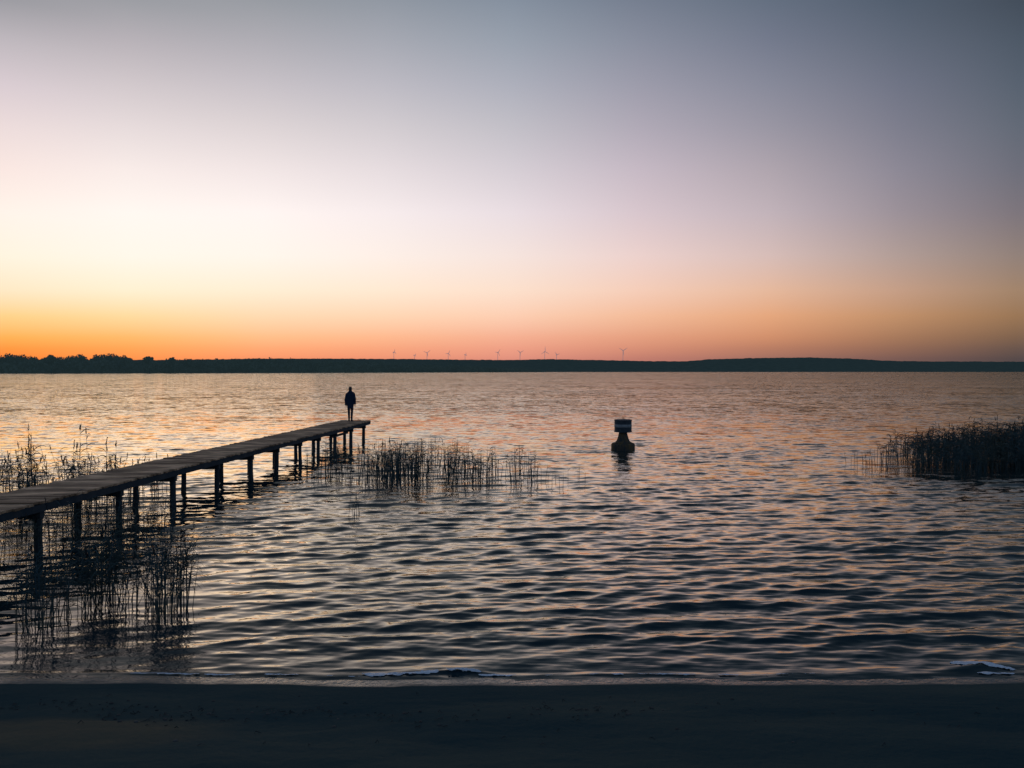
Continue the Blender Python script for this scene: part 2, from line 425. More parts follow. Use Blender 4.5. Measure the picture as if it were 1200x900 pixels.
for (cx_, cy_, rx_, ry_, lo_) in ((-7.0, 12.0, 3.2, 3.2, 0.40), (17.5, 30.0, 6.0, 4.0, 0.5)):
    rr_ = np.sqrt(((WX-cx_)/rx_)**2 + ((WY-cy_)/ry_)**2)
    u_ = np.clip((rr_-0.6)/0.7, 0, 1); patch = patch*(lo_ + (1-lo_)*u_*u_*(3-2*u_))
for i, l in enumerate(lam):
    th = math.radians(rng.normal(8, 10 if l > 0.6 else 19))    # crest direction
    k = 2*PI/l
    # travels towards the beach
    kx = -math.sin(th)*(-1); ky = -math.cos(th)
    kx, ky = math.sin(th)*1.0, -math.cos(th)
    w = math.exp(-((math.log(l/0.66))**2)/(2*0.42**2))
    sl = 0.0175*w + (0.0205 if l < 0.6 else 0.006)
    a = sl/k
    ph = rng.rand()*2*PI
    lim = l/(2.6*np.maximum(dy, dx*0.4))
    fade = np.clip(lim-0.6, 0, 1)
    ok = np.where(fade[:, 0] > 0)[0]
    if len(ok) == 0: continue
    lo, hi = ok.min(), ok.max()+1
    arg = k*(WX[lo:hi]*kx + WY[lo:hi]*ky) + ph
    s = np.sin(arg); c = np.cos(arg)
    A = a*fade[lo:hi]*near[lo:hi]*patch[lo:hi]
    DZ[lo:hi] += A*s
    DX[lo:hi] += A*kx*c*1.15
    DY[lo:hi] += A*ky*c*1.15
# a small wave tumbling on to the sand left of centre
cx = -0.72
bw = np.exp(-((WX-cx)/0.36)**2)
yl = 9.43 + 0.05*np.cos((WX-cx)*3.0)
DZ += 0.038*bw*np.exp(-(np.clip(WY-yl, 0, None)/0.16)**2)*np.exp(-(np.clip(yl-WY, 0, None)/0.05)**2)*(0.7+0.5*vnoise(WX*3.1, WY*0+2, 3))
# second, lower one far to the right
bw2 = np.exp(-((WX-5.8)/0.35)**2)
yl2 = 9.66 + 0.1*np.sin(WX*2.2)
DZ += 0.028*bw2*np.exp(-((WY-yl2)/0.12)**2)
# shore swash: thin scalloped lip
DZ += 0.012*np.exp(-((WY-shore_y(WX)-0.12)/0.06)**2)*(0.5+0.5*vnoise(WX*0.9, WY*0+7, 2))
far_y = np.ones(NC)
water = mesh_grid('lake_water', WX+DX, WY+DY, DZ, M['water'])
tag(water, 'rippled lake water reflecting the sunset sky', kind='structure')
wv = [(-200, 0)]
bv = None
bm = bmesh.new()
nr = int(np.searchsorted(rows, 60))
Xw, Yw, Zw = (WX+DX)[:nr], (WY+DY)[:nr], DZ[:nr]
def water_z(x, y):
    i = int(np.clip(np.searchsorted(rows, y), 0, nr-1))
    j = int(np.argmin(np.abs(Xw[i]-x)))
    return float(Zw[i, j])
bm.free()

# ------------------------------------------------------------------ foam on the two small breakers and along the lip
def foam_patch(name, x0, x1, yfun, wy, label, seed, th=0.0, thick=0.012):
    nx = int((x1-x0)/0.011); ny = 26
    mb = MB()
    X = np.linspace(x0, x1, nx); T = np.linspace(-1, 1, ny)
    idx = {}
    for i in range(nx):
        taper = math.sqrt(max(0, 1-abs((X[i]-(x0+x1)/2)/((x1-x0)/2))**2.2))
        wl = wy*taper*(0.6+0.7*abs(float(vnoise(X[i]*5, 3.0, seed))))
        for j in range(ny):
            y = yfun(X[i]) + T[j]*wl
            z = max(water_z(X[i], y), float(ground_z(np.array(X[i]), np.array(y))))
            z += thick*(0.35+1.0*max(0, float(fbm(X[i]*18, y*26, 3, seed+3))+0.4))*(1-0.8*abs(T[j])**3) + 0.002
            idx[i, j] = len(mb.v); mb.v.append((X[i], y, z))
    for i in range(nx-1):
        for j in range(ny-1):
            x, y = X[i], mb.v[idx[i, j]][1]
            n = float(fbm(x*7, y*22, 4, seed+8)) - 0.55*abs(T[j])**2
            if n > th:
                mb.f.append((idx[i, j], idx[i+1, j], idx[i+1, j+1], idx[i, j+1]))
    o = mb.build(name, M['foam'], smooth=True)
    tag(o, label, kind='stuff', cat='foam')
    return o
foam_patch('foam', -1.80, -0.98, lambda x: 9.41+0.02*math.sin(x*5), 0.075, 'pale foam spilling off the small wave that breaks left of centre', 1, -0.42, 0.014)
foam_patch('foam', -1.10, -0.36, lambda x: 9.43+0.05*math.cos((x-cx)*3.0), 0.045, 'thin foam on the crest of the small breaking wave left of centre', 2, -0.35, 0.02)
foam_patch('foam', -0.40, 0.10, lambda x: 9.38, 0.035, 'short foam streak trailing right of the small breaking wave', 3, -0.2, 0.012)
foam_patch('foam', 5.46, 6.16, lambda x: 9.70-0.30*(x-5.8)+0.03*math.sin(x*9), 0.10, 'bluish white foam patch on the water near the right end of the beach', 4, -0.62, 0.014)
foam_patch('foam', 5.60, 6.05, lambda x: 9.43, 0.055, 'small foam streak closest to the sand at the right end of the beach', 5, -0.5, 0.012)
foam_patch('foam', 0.4, 3.9, lambda x: float(shore_y(np.array(x)))+0.10, 0.025, 'thin broken line of foam along the waterline right of centre', 6, 0.0)
foam_patch('foam', -4.6, -1.8, lambda x: float(shore_y(np.array(x)))+0.08, 0.025, 'thin broken line of foam along the waterline at the left', 7, 0.02)
# ------------------------------------------------------------------ washed-up bits on the sand
mb = MB()
for i in range(260):
    cl = random.choice([(-4.6, 8.1), (-3.6, 7.9), (-3.2, 7.6), (-2.4, 7.8), (-0.9, 7.6), (0.6, 7.9)])
    x = random.gauss(cl[0], 0.45) if i < 200 else random.uniform(-7, 7)
    y = random.gauss(cl[1], 0.13) if i < 200 else random.uniform(6.6, 8.6)
    z = float(ground_z(np.array(x), np.array(y)))
    if random.random() < 0.7:
        a = random.uniform(-0.9, 0.9); l = random.uniform(0.01, 0.07)
        dx_, dy_ = math.cos(a)*l/2, math.sin(a)*l/2
        mb.tube([(x-dx_, y-dy_, z+0.006), (x+random.gauss(0, .012), y, z+0.012+random.random()*0.02), (x+dx_, y+dy_, z+0.006)], [0.003, 0.005, 0.002], 4)
    else:
        r = random.uniform(0.008, 0.025)
        mb.lathe([(r*.5, -r*.3), (r, r*.1), (r*.7, r*.5), (r*.1, r*.62)], (x, y, z), 7)
tag(mb.build('beach_debris', M['debris']), 'dark twigs and pebbles scattered over the beach', cat='debris', kind='stuff')

# ------------------------------------------------------------------ pier
SL = 0.076
ux = Vector((SL, 1, 0)).normalized()
ang = -math.atan(SL)
ZD = H-2.59                           # top of deck
XR0, XL0 = -10.48, -12.06
Y0, Y1 = 6.8, 41.0
pier = empty('wooden_pier', (XR0+SL*Y0-0.8, Y0, 0), 0)
tag(pier, 'long narrow plank pier on timber posts running out from the left', 'pier')
base = Vector(pier.location)
rot = Matrix.Rotation(ang, 3, 'Z')
def P(x, y, z):
    return (x-base.x, y-base.y, z-base.z)
mb = MB(); y = Y0
while y < Y1-0.05:
    w = random.uniform(0.135, 0.15)
    xm = (XR0+XL0)/2 + SL*(y+w/2)
    wid = (XR0-XL0)+random.uniform(-0.04, 0.04)
    tilt = Matrix.Rotation(random.gauss(0, 0.006), 3, 'Y') @ Matrix.Rotation(random.gauss(0, 0.012), 3, 'X')
    sagz = random.gauss(0, 0.004)
    mb.box(P(xm+random.uniform(-0.025, 0.025), y+w/2, ZD-0.022+sagz), (wid, w-0.014, 0.044), rot @ tilt)
    y += w + (0.02 if random.random() < 0.05 else 0)
deck = mb.build('deck', M['plank'], pier)
Lp = (Y1-Y0-0.1)/math.cos(math.atan(SL)); ym = (Y0+Y1)/2
for xo in (XR0-0.05, (XR0+XL0)/2, XL0+0.09):
    mb = MB(); mb.box(P(xo+SL*ym, ym, ZD-0.044-0.006-0.075), (0.075, Lp, 0.15), rot)
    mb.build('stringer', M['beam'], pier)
pys = [8.3, 10.8, 13.25, 15.7, 18.5, 21.0, 23.6, 26.1, 28.4, 30.8, 33.1, 35.4, 38.0, 40.3]
for i, py in enumerate(pys):
    mb = MB()
    mb.box(P((XR0+XL0)/2-0.02+SL*py, py, ZD-0.05-0.15-0.075), (1.50, 0.13, 0.15), rot)
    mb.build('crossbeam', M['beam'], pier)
    for xo in (-10.65, -11.62):
        mb = MB()
        r = random.uniform(0.066, 0.082)
        lean = random.gauss(0, 0.012)
        pz = [-1.6, -0.3, 0.05, 0.3, ZD-0.27]
        jx = [random.gauss(0, 0.004) for _ in pz]
        X = xo + SL*py
        mb.tube([P(X + lean*(z-ZD)+jx[k], py+0.0, z) for k, z in enumerate(pz)], [r*1.02, r*1.02, r*1.04, r*.98, r*.96], 14)
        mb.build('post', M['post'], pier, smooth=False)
# ties between posts near the far end
for (a, b, z) in ((38.0, 40.3, 0.48),):
    mb = MB(); m_ = (a+b)/2
    mb.box(P(-11.62+SL*m_+0.11, m_, z), (0.05, (b-a)+0.3, 0.11), rot)
    mb.build('brace', M['beam'], pier)
# end fascia
mb = MB(); mb.box(P((XR0+XL0)/2+SL*(Y1+0.02), Y1+0.02, ZD-0.075), (1.6, 0.04, 0.17), rot)
mb.build('end_board', M['beam'], pier)

# ------------------------------------------------------------------ person
def ico(center, r, squash=(1, 1, 1), sub=2):
    bmx = bmesh.new(); bmesh.ops.create_icosphere(bmx, subdivisions=sub, radius=1)
    out = [Vector((v.co.x*r*squash[0]+center[0], v.co.y*r*squash[1]+center[1], v.co.z*r*squash[2]+center[2])) for v in bmx.verts]
    bmx.free(); return out
def union(name, caps, mat, parent, voxel=0.01, smooth_it=4):
    me = bpy.data.meshes.new(name); big = bmesh.new()
    for c in caps:
        p0, r0, p1, r1 = c[:4]; sq = c[4] if len(c) > 4 else (1, 1, 1)
        h = bmesh.new()
        for p in ico(p0, r0, sq)+ico(p1, r1, sq): h.verts.new(p)
        res = bmesh.ops.convex_hull(h, input=h.verts)
        dead = [e for e in res['geom_interior'] if isinstance(e, bmesh.types.BMVert)]
        bmesh.ops.delete(h, geom=dead, context='VERTS')
        tmp = bpy.data.meshes.new('tmp'); h.to_mesh(tmp); h.free()
        big.from_mesh(tmp); bpy.data.meshes.remove(tmp)
    big.to_mesh(me); big.free()
    o = bpy.data.objects.new(name, me); link(o)
    md = o.modifiers.new('r', 'REMESH'); md.mode = 'VOXEL'; md.voxel_size = voxel
    sm = o.modifiers.new('s', 'SMOOTH'); sm.iterations = smooth_it; sm.factor = 0.5
    dg = bpy.context.evaluated_depsgraph_get()
    nm = bpy.data.meshes.new_from_object(o.evaluated_get(dg))
    o.modifiers.clear(); o.data = nm
    nm.materials.clear(); nm.materials.append(mat)
    nm.polygons.foreach_set('use_smooth', [True]*len(nm.polygons))
    o.parent = parent
    return o
pd = 40.3
per = empty('person', (world_at(410.5, pd), pd, ZD+0.004), 0.04)
tag(per, 'person in dark coat standing at the pier end with back turned', 'person')
caps = []
for s in (-1, 1):
    hip, kn, an = (s*0.088, 0, 0.93), (s*0.078, 0.015, 0.50), (s*0.066, -0.02, 0.09)
    caps += [(hip, 0.082, kn, 0.055), (kn, 0.054, (s*0.073, -0.02, 0.36), 0.053), ((s*0.073, -0.02, 0.36), 0.053, an, 0.034),
             ((s*0.066, -0.03, 0.045), 0.036, (s*0.078, 0.11, 0.035), 0.032), ((s*0.078, 0.11, 0.035), 0.032, (s*0.082, 0.165, 0.028), 0.024)]
    sh, el, wr = (s*0.160, -0.01, 1.405), (s*0.217, -0.03, 1.13), (s*0.228, 0.03, 0.885)
    caps += [((s*0.05, 0, 1.44), 0.06, sh, 0.055), (sh, 0.052, el, 0.038), (el, 0.038, wr, 0.026)]
    # hand: palm, four fingers, thumb (slightly curled, hanging)
    palm = (s*0.230, 0.05, 0.825)
    caps += [(wr, 0.025, (s*0.230, 0.045, 0.85), 0.030, (0.6, 1.1, 1)), ((s*0.230, 0.045, 0.85), 0.030, palm, 0.032, (0.55, 1.15, 1))]
    for q, (oy, ln) in enumerate(((0.036, 0.066), (0.013, 0.075), (-0.010, 0.070), (-0.031, 0.055))):
        b0 = (s*0.232, palm[1]+oy, palm[2]-0.015)
        b1 = (s*0.229, palm[1]+oy*1.1+0.006, palm[2]-0.02-ln*0.55)
        b2 = (s*0.216, palm[1]+oy*1.1+0.016, palm[2]-0.02-ln)
        caps += [(b0, 0.0095, b1, 0.0085), (b1, 0.0085, b2, 0.007)]
    caps += [((s*0.225, 0.075, 0.845), 0.012, (s*0.212, 0.105, 0.805), 0.010), ((s*0.212, 0.105, 0.805), 0.010, (s*0.205, 0.11, 0.78), 0.008)]
caps += [((-0.05, 0, 0.95), 0.105, (0.05, 0, 0.95), 0.105), ((0, 0, 0.98), 0.12, (0, -0.005, 1.15), 0.11, (1.15, .85, 1)),
         ((0, -0.005, 1.15), 0.115, (0, -0.01, 1.38), 0.125, (1.25, .85, 1)), ((0, -0.01, 1.42), 0.06, (0, 0.01, 1.56), 0.052),
         ((0, 0.01, 1.665), 0.085, (0, 0.035, 1.60), 0.06, (0.88, 1.05, 1.12)), ((0, 0.03, 1.585), 0.035, (0, 0.075, 1.575), 0.022),
         ((0, 0.095, 1.66), 0.010, (0, 0.118, 1.627), 0.013), ((-0.02, 0.094, 1.592), 0.008, (0.02, 0.094, 1.592), 0.008),
         ((-0.078, 0.0, 1.665), 0.014, (-0.078, 0.0, 1.625), 0.011), ((0.078, 0.0, 1.665), 0.014, (0.078, 0.0, 1.625), 0.011)]
union('body', caps, M['skin'], per, 0.007, 2)
for s in (-1, 1):
    mb = MB(); mb.lathe([(0.003, -0.010), (0.009, -0.005), (0.010, 0), (0.009, 0.005), (0.003, 0.010)], (s*0.032, 0.088, 1.658), 12)
    mb.build('eye', M['hair'], per, True)
# hair to the collar
union('hair', [((0, -0.008, 1.685), 0.098, (0, -0.022, 1.62), 0.092, (0.92, 1.0, 1.05)), ((0, -0.04, 1.62), 0.08, (0, -0.055, 1.50), 0.065, (1, .7, 1))], M['hair'], per, 0.01)
coat = [((-0.05, -0.01, 1.42), 0.115, (0.05, -0.01, 1.42), 0.115, (1, .9, 1)), ((0, -0.01, 1.46), 0.115, (0, -0.02, 1.555), 0.085, (1, .95, .8)),
        ((0, -0.01, 1.36), 0.165, (0, -0.01, 1.10), 0.175, (1.22, .84, .6)), ((0, -0.01, 1.10), 0.175, (0, -0.005, 0.88), 0.165, (1.18, .86, .5)),
        ((0, -0.005, 0.88), 0.160, (0.004, -0.005, 0.70), 0.148, (1.1, .84, .3))]
for s in (-1, 1):
    dz = 0.012*s
    coat += [((s*0.06, -0.01, 1.475), 0.072, (s*0.160, -0.012, 1.375+dz), 0.088), ((s*0.160, -0.012, 1.375+dz), 0.088, (s*0.215, -0.035, 1.12+dz), 0.078),
             ((s*0.215, -0.035, 1.12+dz), 0.078, (s*0.226, 0.02, 0.87+dz*2), 0.056, (1, 1, .7))]
union('coat', coat, M['coat'], per, 0.012)
tr = [((-0.05, 0, 0.92), 0.112, (0.05, 0, 0.92), 0.112)]
for s in (-1, 1):
    tr += [((s*0.085, 0, 0.90), 0.095, (s*0.078, 0.012, 0.50), 0.064), ((s*0.078, 0.012, 0.50), 0.064, (s*0.070, -0.022, 0.34), 0.062), ((s*0.070, -0.022, 0.34), 0.061, (s*0.066, -0.02, 0.11), 0.048)]
union('trousers', tr, M['trousers'], per, 0.01)
for s in (-1, 1):
    union('shoe', [((s*0.066, -0.045, 0.05), 0.046, (s*0.078, 0.10, 0.042), 0.043, (1, 1, .95)), ((s*0.078, 0.10, 0.042), 0.043, (s*0.084, 0.18, 0.032), 0.03), ((s*0.066, -0.03, 0.05), 0.046, (s*0.066, -0.022, 0.13), 0.05)], M['boot'], per, 0.008)

# ------------------------------------------------------------------ buoy
bd = 36.4
buoy = empty('mooring_buoy', (world_at(730.3, bd), bd, -0.03))
tag(buoy, 'dark buoy with a drum shaped top and a paler band, floating alone', 'buoy')
mb = MB(); mb.lathe([(0.30, -0.45), (0.47, -0.30), (0.53, -0.12), (0.545, -0.02), (0.545, 0.26), (0.53, 0.31), (0.50, 0.335), (0.43, 0.35)], n=40)
mb.build('float_collar', M['buoy_rust'], buoy, True)
mb = MB(); mb.lathe([(0.46, 0.345), (0.37, 0.385), (0.30, 0.45), (0.255, 0.56), (0.215, 0.70), (0.18, 0.86)], n=40)
mb.build('neck', M['buoy_rust'], buoy, True)
mb = MB()
mb.lathe([(0.22, 0.855), (0.385, 0.86), (0.395, 0.875), (0.395, 1.40), (0.385, 1.425), (0.36, 1.432), (0.05, 1.44)], n=44)
mb.lathe([(0.402, 1.385), (0.412, 1.39), (0.412, 1.42), (0.402, 1.425)], n=44)
mb.lathe([(0.402, 0.862), (0.412, 0.867), (0.412, 0.90), (0.402, 0.905)], n=44)
mb.build('drum', M['buoy_dark'], buoy)
mb = MB(); mb.lathe([(0.397, 1.09), (0.399, 1.092), (0.399, 1.22), (0.397, 1.222)], n=44)
mb.build('band', M['buoy_band'], buoy, True)
mb = MB()
mb.tube([(0.06*math.cos(a*PI/8), 0, 1.44+0.06*math.sin(a*PI/8)) for a in range(9)], [0.011]*9, 8)
mb.build('lifting_ring', M['buoy_dark'], buoy, True)
buoy.rotation_euler = (math.radians(1.0), math.radians(-0.6), 0.3)

# ------------------------------------------------------------------ reeds
def reed(stems, leaves, plumes, x, y, h, r, leafy=5, lean=0.08, plume=0.2, droop=1.0, leafw=0.016, leafl=(0.25, 0.5)):
    a = random.uniform(0, 2*PI); l = abs(random.gauss(0, lean))
    if random.random() < 0.07: l += random.uniform(0.15, 0.6)
    tx, ty = math.cos(a)*l, math.sin(a)*l
    def at(t):
        return Vector((x + tx*h*t + 0.25*tx*h*t*t, y + ty*h*t + 0.25*ty*h*t*t, h*t*(1-0.12*l*t)))
    z0 = -0.25
    pts = [Vector((x - tx*0.2, y - ty*0.2, z0)), at(0.0), at(0.35), at(0.7), at(1.0)]
    stems.tube(pts, [r, r, r*0.85, r*0.6, r*0.22], 4, cap=False)
    for k in range(leafy):
        t = random.uniform(0.3, 0.98); b = at(t)
        az = random.uniform(0, 2*PI); ln = random.uniform(*leafl); up = random.uniform(0.5, 1.3)
        d = Vector((math.cos(az), math.sin(az), 0)); side = Vector((-d.y, d.x, 0))
        if random.random() < 0.5: side = (side*0.3+Vector((0, 0, 1))).normalized()
        prev = None; vs = []; n = 4
        for q in range(n+1):
            u = q/n
            c = b + d*ln*(u*0.8) + Vector((0, 0, ln*(up*u - droop*0.95*u*u)))
            w = leafw*(1-u)**0.6*(0.5+min(1, u*4)*0.5)
            vs += [c-side*w*.5, c+side*w*.5]
        leaves.face_set(vs, [(2*q, 2*q+1, 2*q+3, 2*q+2) for q in range(n)])
    if random.random() < plume:
        if isinstance(plumes, list):
            plumes.append(MB()); plumes = plumes[-1]
        top = at(1.0); d = Vector((tx*0.6+random.gauss(0, .12), ty*0.6+random.gauss(0, .12), 1)).normalized()
        ph = random.uniform(0.14, 0.26)
        for k in range(16):
            t = k/16
            c = top + d*ph*(t-0.15)
            az = random.uniform(0, 2*PI); ll = random.uniform(0.03, 0.075)*(1-t*0.6)
            e = c + Vector((math.cos(az)*ll*.55, math.sin(az)*ll*.55, ll*0.9))
            s = Vector((math.sin(az), -math.cos(az), 0.2))*0.010
            plumes.face_set([c-s, c+s, e+s*.8, e-s*.8], [(0, 1, 2, 3)])

def clump(name, label, cat, spots, group=None, kind=None, parts=True):
    """spots: list of dict(x,y,h,...)"""
    cx = sum(s['x'] for s in spots)/len(spots); cy = sum(s['y'] for s in spots)/len(spots)
    S, Lf, Pl = MB(), MB(), (MB() if kind else [])
    for s in spots:
        k = dict(s); x, y = k.pop('x')-cx, k.pop('y')-cy
        reed(S, Lf, Pl, x, y, **k)
    root = empty(name, (cx, cy, 0))
    tag(root, label, cat, group, kind)
    if S.v: S.build('stems', M['reed'], root)
    if Lf.v: Lf.build('leaves', M['leaf'], root)
    if kind:
        if Pl.v: tag(Pl.build('seed_heads', M['plume'], root), kind='stuff')
    else:
        for q in Pl: q.build('seed_head', M['plume'], root)
    return root

def spots_px(pxs, d0, d1, n, hfun, r=0.006, **kw):
    out = []
    for i in range(n):
        px = random.uniform(*pxs) if isinstance(pxs, tuple) else pxs()
        d = random.uniform(d0, d1)
        x = world_at(px, (d0+d1)/2) + random.gauss(0, 0.03)
        out.append(dict(x=x, y=d, h=hfun(px)*min(1.12, max(0.4, random.gauss(0.86, 0.17))), r=r*random.uniform(0.8, 1.3), **kw))
    return out
G = 'reed clumps standing in the shallows in front of the pier'
def fg(label, px, spread, d0, d1, n, h, **kw):
    n = int(n*1.7); h *= 1.08; kw.setdefault('r', 0.0065)
    gx = lambda: random.gauss(px, spread)
    clump('reed_clump', label, 'reeds', spots_px(gx, d0, d1, n, lambda p: h, **kw), G)
fg('tall tight reed clump at the right end of the near left reeds', 194, 7, 11.4, 12.2, 24, 1.22, leafy=8, lean=0.07, plume=0.15)
fg('sparse single reeds just right of the tall tight reed clump', 209, 4, 11.6, 12.3, 6, 0.95, leafy=4, lean=0.10)
fg('fan of leaning reeds left of the tall tight reed clump', 168, 14, 11.6, 12.6, 15, 0.98, leafy=8, lean=0.28)
fg('bushy dark reed clump with dense base in the middle of the near left reeds', 118, 17, 11.8, 12.9, 32, 0.98, leafy=10, lean=0.15)
fg('thin reed clump between the bushy dark clump and the leftmost pair of clumps', 84, 9, 11.2, 12.4, 10, 0.85, leafy=7, lean=0.15)
fg('upright reed clump of bare stems closest to the beach at left', 56, 8, 10.8, 11.8, 13, 0.95, leafy=6, lean=0.09)
fg('narrow reed clump nearest the left edge of the water in front of the pier', 29, 7, 10.9, 11.8, 10, 0.95, leafy=6, lean=0.11)
# between and under the pier
clump('reed_bed', 'tangled olive reed bed under the near half of the pier', 'reeds',
      spots_px((-90, 185), 14.3, 18.5, 330, lambda p: 0.95 if p < 110 else 0.72, leafy=5, lean=0.14, plume=0.04), kind='stuff')
# behind the pier
clump('reed_bed', 'open reed bed rising behind the near half of the pier', 'reeds',
      spots_px((-60, 165), 19.5, 24.5, 270, lambda p: 1.28 if p < 40 else (1.10 if p < 120 else 0.9), r=0.008, leafy=6, lean=0.12, plume=0.3, leafw=0.022), kind='stuff')
for px, h, lab in ((30, 2.15, 'tallest plumed reed clump behind the pier at the left edge'), (97, 1.90, 'tall leaning plumed reed clump behind the pier, second from the left edge'), (129, 1.6, 'bushy plumed reed clump behind the pier where the reeds thin out')):
    clump('plumed_reed_clump', lab, 'reeds', spots_px(lambda: random.gauss(px, 3.5), 20.6, 21.4, 7, lambda p: h, r=0.010, leafy=9, lean=0.06, plume=1.0, leafw=0.03), 'tall plumed reed clumps behind the pier')
# middle bed, right of the pier end
def mid_h(p): return (1.14 if p < 540 else 0.92)*(1+0.14*float(vnoise(p/9.0, 0.5, 51)))
sp = []
for c, s, n in ((392, 14, 60), (440, 12, 70), (462, 12, 120), (482, 9, 60), (500, 9, 45), (527, 9, 60), (552, 9, 44), (575, 9, 26), (604, 5, 16), (622, 5, 8)):
    q = spots_px(lambda: random.gauss(c, s), 24.8 if c > 420 else 26.5, 29.0, int(n*0.85), mid_h, r=0.0085, leafy=5, lean=0.09, plume=0.06, leafw=0.022, leafl=(0.15, 0.4))
    sp += q
sp += spots_px((380, 640), 24.8, 29.0, 110, lambda p: 0.85, r=0.007, leafy=3, lean=0.09, plume=0.03, leafw=0.02, leafl=(0.15, 0.35))
clump('reed_bed', 'thinning reed bed to the right of the pier end', 'reeds', sp, kind='stuff')
clump('reed_clump', 'few scattered thin reeds in open water right of the middle reed bed', 'reeds',
      spots_px((632, 690), 24.5, 27, 10, lambda p: 0.5, r=0.006, leafy=1, lean=0.03, plume=0), None, 'stuff')
clump('reed_clump', 'few bent reeds in open water between the pier and the beach', 'reeds',
      spots_px((409, 421), 19.5, 20.1, 7, lambda p: 0.6, r=0.006, leafy=2, lean=0.1, plume=0), None)
# right bed
sp = []
def rh(p): return float(np.interp(p, [1000, 1045, 1080, 1110, 1150, 1200, 1300], [0.55, 0.66, 0.84, 0.95, 1.12, 1.36, 1.5]))*(1+0.12*float(vnoise(p/17.0, 0.5, 44)))
sp += spots_px((1000, 1062), 28.5, 31.5, 44, rh, r=0.007, leafy=2, lean=0.09, plume=0, leafl=(0.1, 0.3))
sp += spots_px(lambda: 1045+75*math.sqrt(random.random()), 28.0, 32.5, 210, rh, r=0.008, leafy=5, lean=0.09, plume=0.05, leafw=0.025)
sp += spots_px(lambda: 1080+205*random.random()**0.72, 28.6, 35.5, 1500, rh, r=0.010, leafy=6, lean=0.10, plume=0.10, leafw=0.032)
clump('reed_bed', 'dense dark reed bed at the right edge of the lake view', 'reeds', sp, kind='stuff')

# ------------------------------------------------------------------ far shore
def prof(pts):
    xs_ = [p[0] for p in pts]; ys_ = [p[1] for p in pts]
    return lambda x: np.interp(x, xs_, ys_)
ridge = prof([(-400, 417), (0, 421), (200, 421.5), (300, 420), (340, 419.8), (460, 420.3), (540, 421.2), (600, 421.5), (645, 420.6), (700, 421.6), (760, 422.8), (800, 423.2), (830, 420.8), (880, 419.4), (950, 418.6), (1000, 420), (1040, 422.6), (1100, 423.4), (1200, 423.6), (1600, 422)])
NX, NY = 1500, 16
px = np.linspace(-500, 1700, NX)
T = np.linspace(0, 1, NY)
shoreY = np.interp(px, [-500, 250, 420, 700, 1700], [1500, 1650, 2000, 2300, 2600])
RY = 3400.0
HX = np.zeros((NY, NX)); HY = np.zeros((NY, NX)); HZz = np.zeros((NY, NX))
topz = (HZ-ridge(px))/F*RY + H
for j, tt in enumerate(T):
    Yj = shoreY + (RY-shoreY)*tt if tt <= 1 else RY
    HY[j] = Yj; HX[j] = (px-600)/F*Yj
    zb = topz*(tt**1.3)*0.999
    treeh = 9.0*min(1, tt*12)*(1-tt)
    HZz[j] = -1 + zb + treeh + (2.4*fbm(HX[j]/16, HY[j]/16+j*3, 3, 30) if tt > 0 else 0)
# front rows must not rise above the crest line seen from the lake
back = np.stack([HX[-1]*1.15, np.full(NX, RY*1.15), np.full(NX, -5.0)])
HX = np.vstack([HX, back[0]]); HY = np.vstack([HY, back[1]]); HZz = np.vstack([HZz, back[2]])
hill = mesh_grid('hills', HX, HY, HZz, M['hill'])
tag(hill, 'low forested hills along the far shore', kind='structure')

def crown(mb, c, w, h, seed, n=520, size=1.0):
    rr = random.Random(seed)
    lobes = []
    for _ in range(9):
        a = rr.uniform(0, 2*PI); q = rr.uniform(0, 0.62)
        lobes.append((math.cos(a)*q*w/2, math.sin(a)*q*w/2, rr.uniform(-0.25, 0.36)*h, rr.uniform(0.30, 0.5)))
    for _ in range(n):
        lx, ly, lz, lr = rr.choice(lobes)
        d = Vector((rr.gauss(0, 1), rr.gauss(0, 1), rr.gauss(0, 1))).normalized()
        rad = rr.uniform(0.55, 1.0)
        p = Vector((c[0]+lx+d.x*lr*w*.5*rad, c[1]+ly+d.y*lr*w*.5*rad, c[2]+lz+d.z*lr*h*.5*rad))
        s = size*rr.uniform(0.5, 1.3)
        u = Vector((rr.gauss(0, 1), rr.gauss(0, 1), rr.gauss(0, 1))).normalized()
        v = u.cross(d+Vector((0.01, 0, 0))).normalized()
        mb.face_set([p-u*s-v*s*.7, p+u*s-v*s*.6, p+u*s*.8+v*s*.8, p-u*s*.9+v*s*.7], [(0, 1, 2, 3)])

# left shore land and its wood
LX = np.array([-520, -300, -100, 0, 100, 200, 300, 400, 500, 640])
LY = np.array([1050, 1060, 1080, 1100, 1120, 1180, 1280, 1450, 1700, 2080])
left_px = np.linspace(-520, 640, 300)
ly = np.interp(left_px, LX, LY)
rowsL = []
for dd, z in ((0, -1.0), (4, 0.5), (60, 2.5), (400, 3.0), (420, -2)):
    Yj = ly+dd
    rowsL.append(((left_px-600)/F*Yj, Yj, np.full(300, z)+(0 if dd == 0 else 0.3)*fbm(left_px*0.2, left_px*0, 2, 3)))
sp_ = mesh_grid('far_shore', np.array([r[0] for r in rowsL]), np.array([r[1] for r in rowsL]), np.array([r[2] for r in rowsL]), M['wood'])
tag(sp_, 'low dark land under the wood on the left shore', kind='structure')
wprof = prof([(-520, 412), (-100, 413.5), (0, 415.0), (25, 415.4), (44, 418.3), (49, 419.3), (78, 417.6), (90, 416), (105, 413.8), (130, 414), (146, 415.6), (152, 418.4), (157, 421.5), (186, 424), (192, 423), (198, 420), (215, 418.9), (230, 420), (240, 421.9), (250, 419.6), (270, 419.4), (300, 419.4), (330, 420.1), (380, 421.0), (430, 422.8), (500, 426), (570, 429.5), (640, 433)])
mb = MB()
k = 0
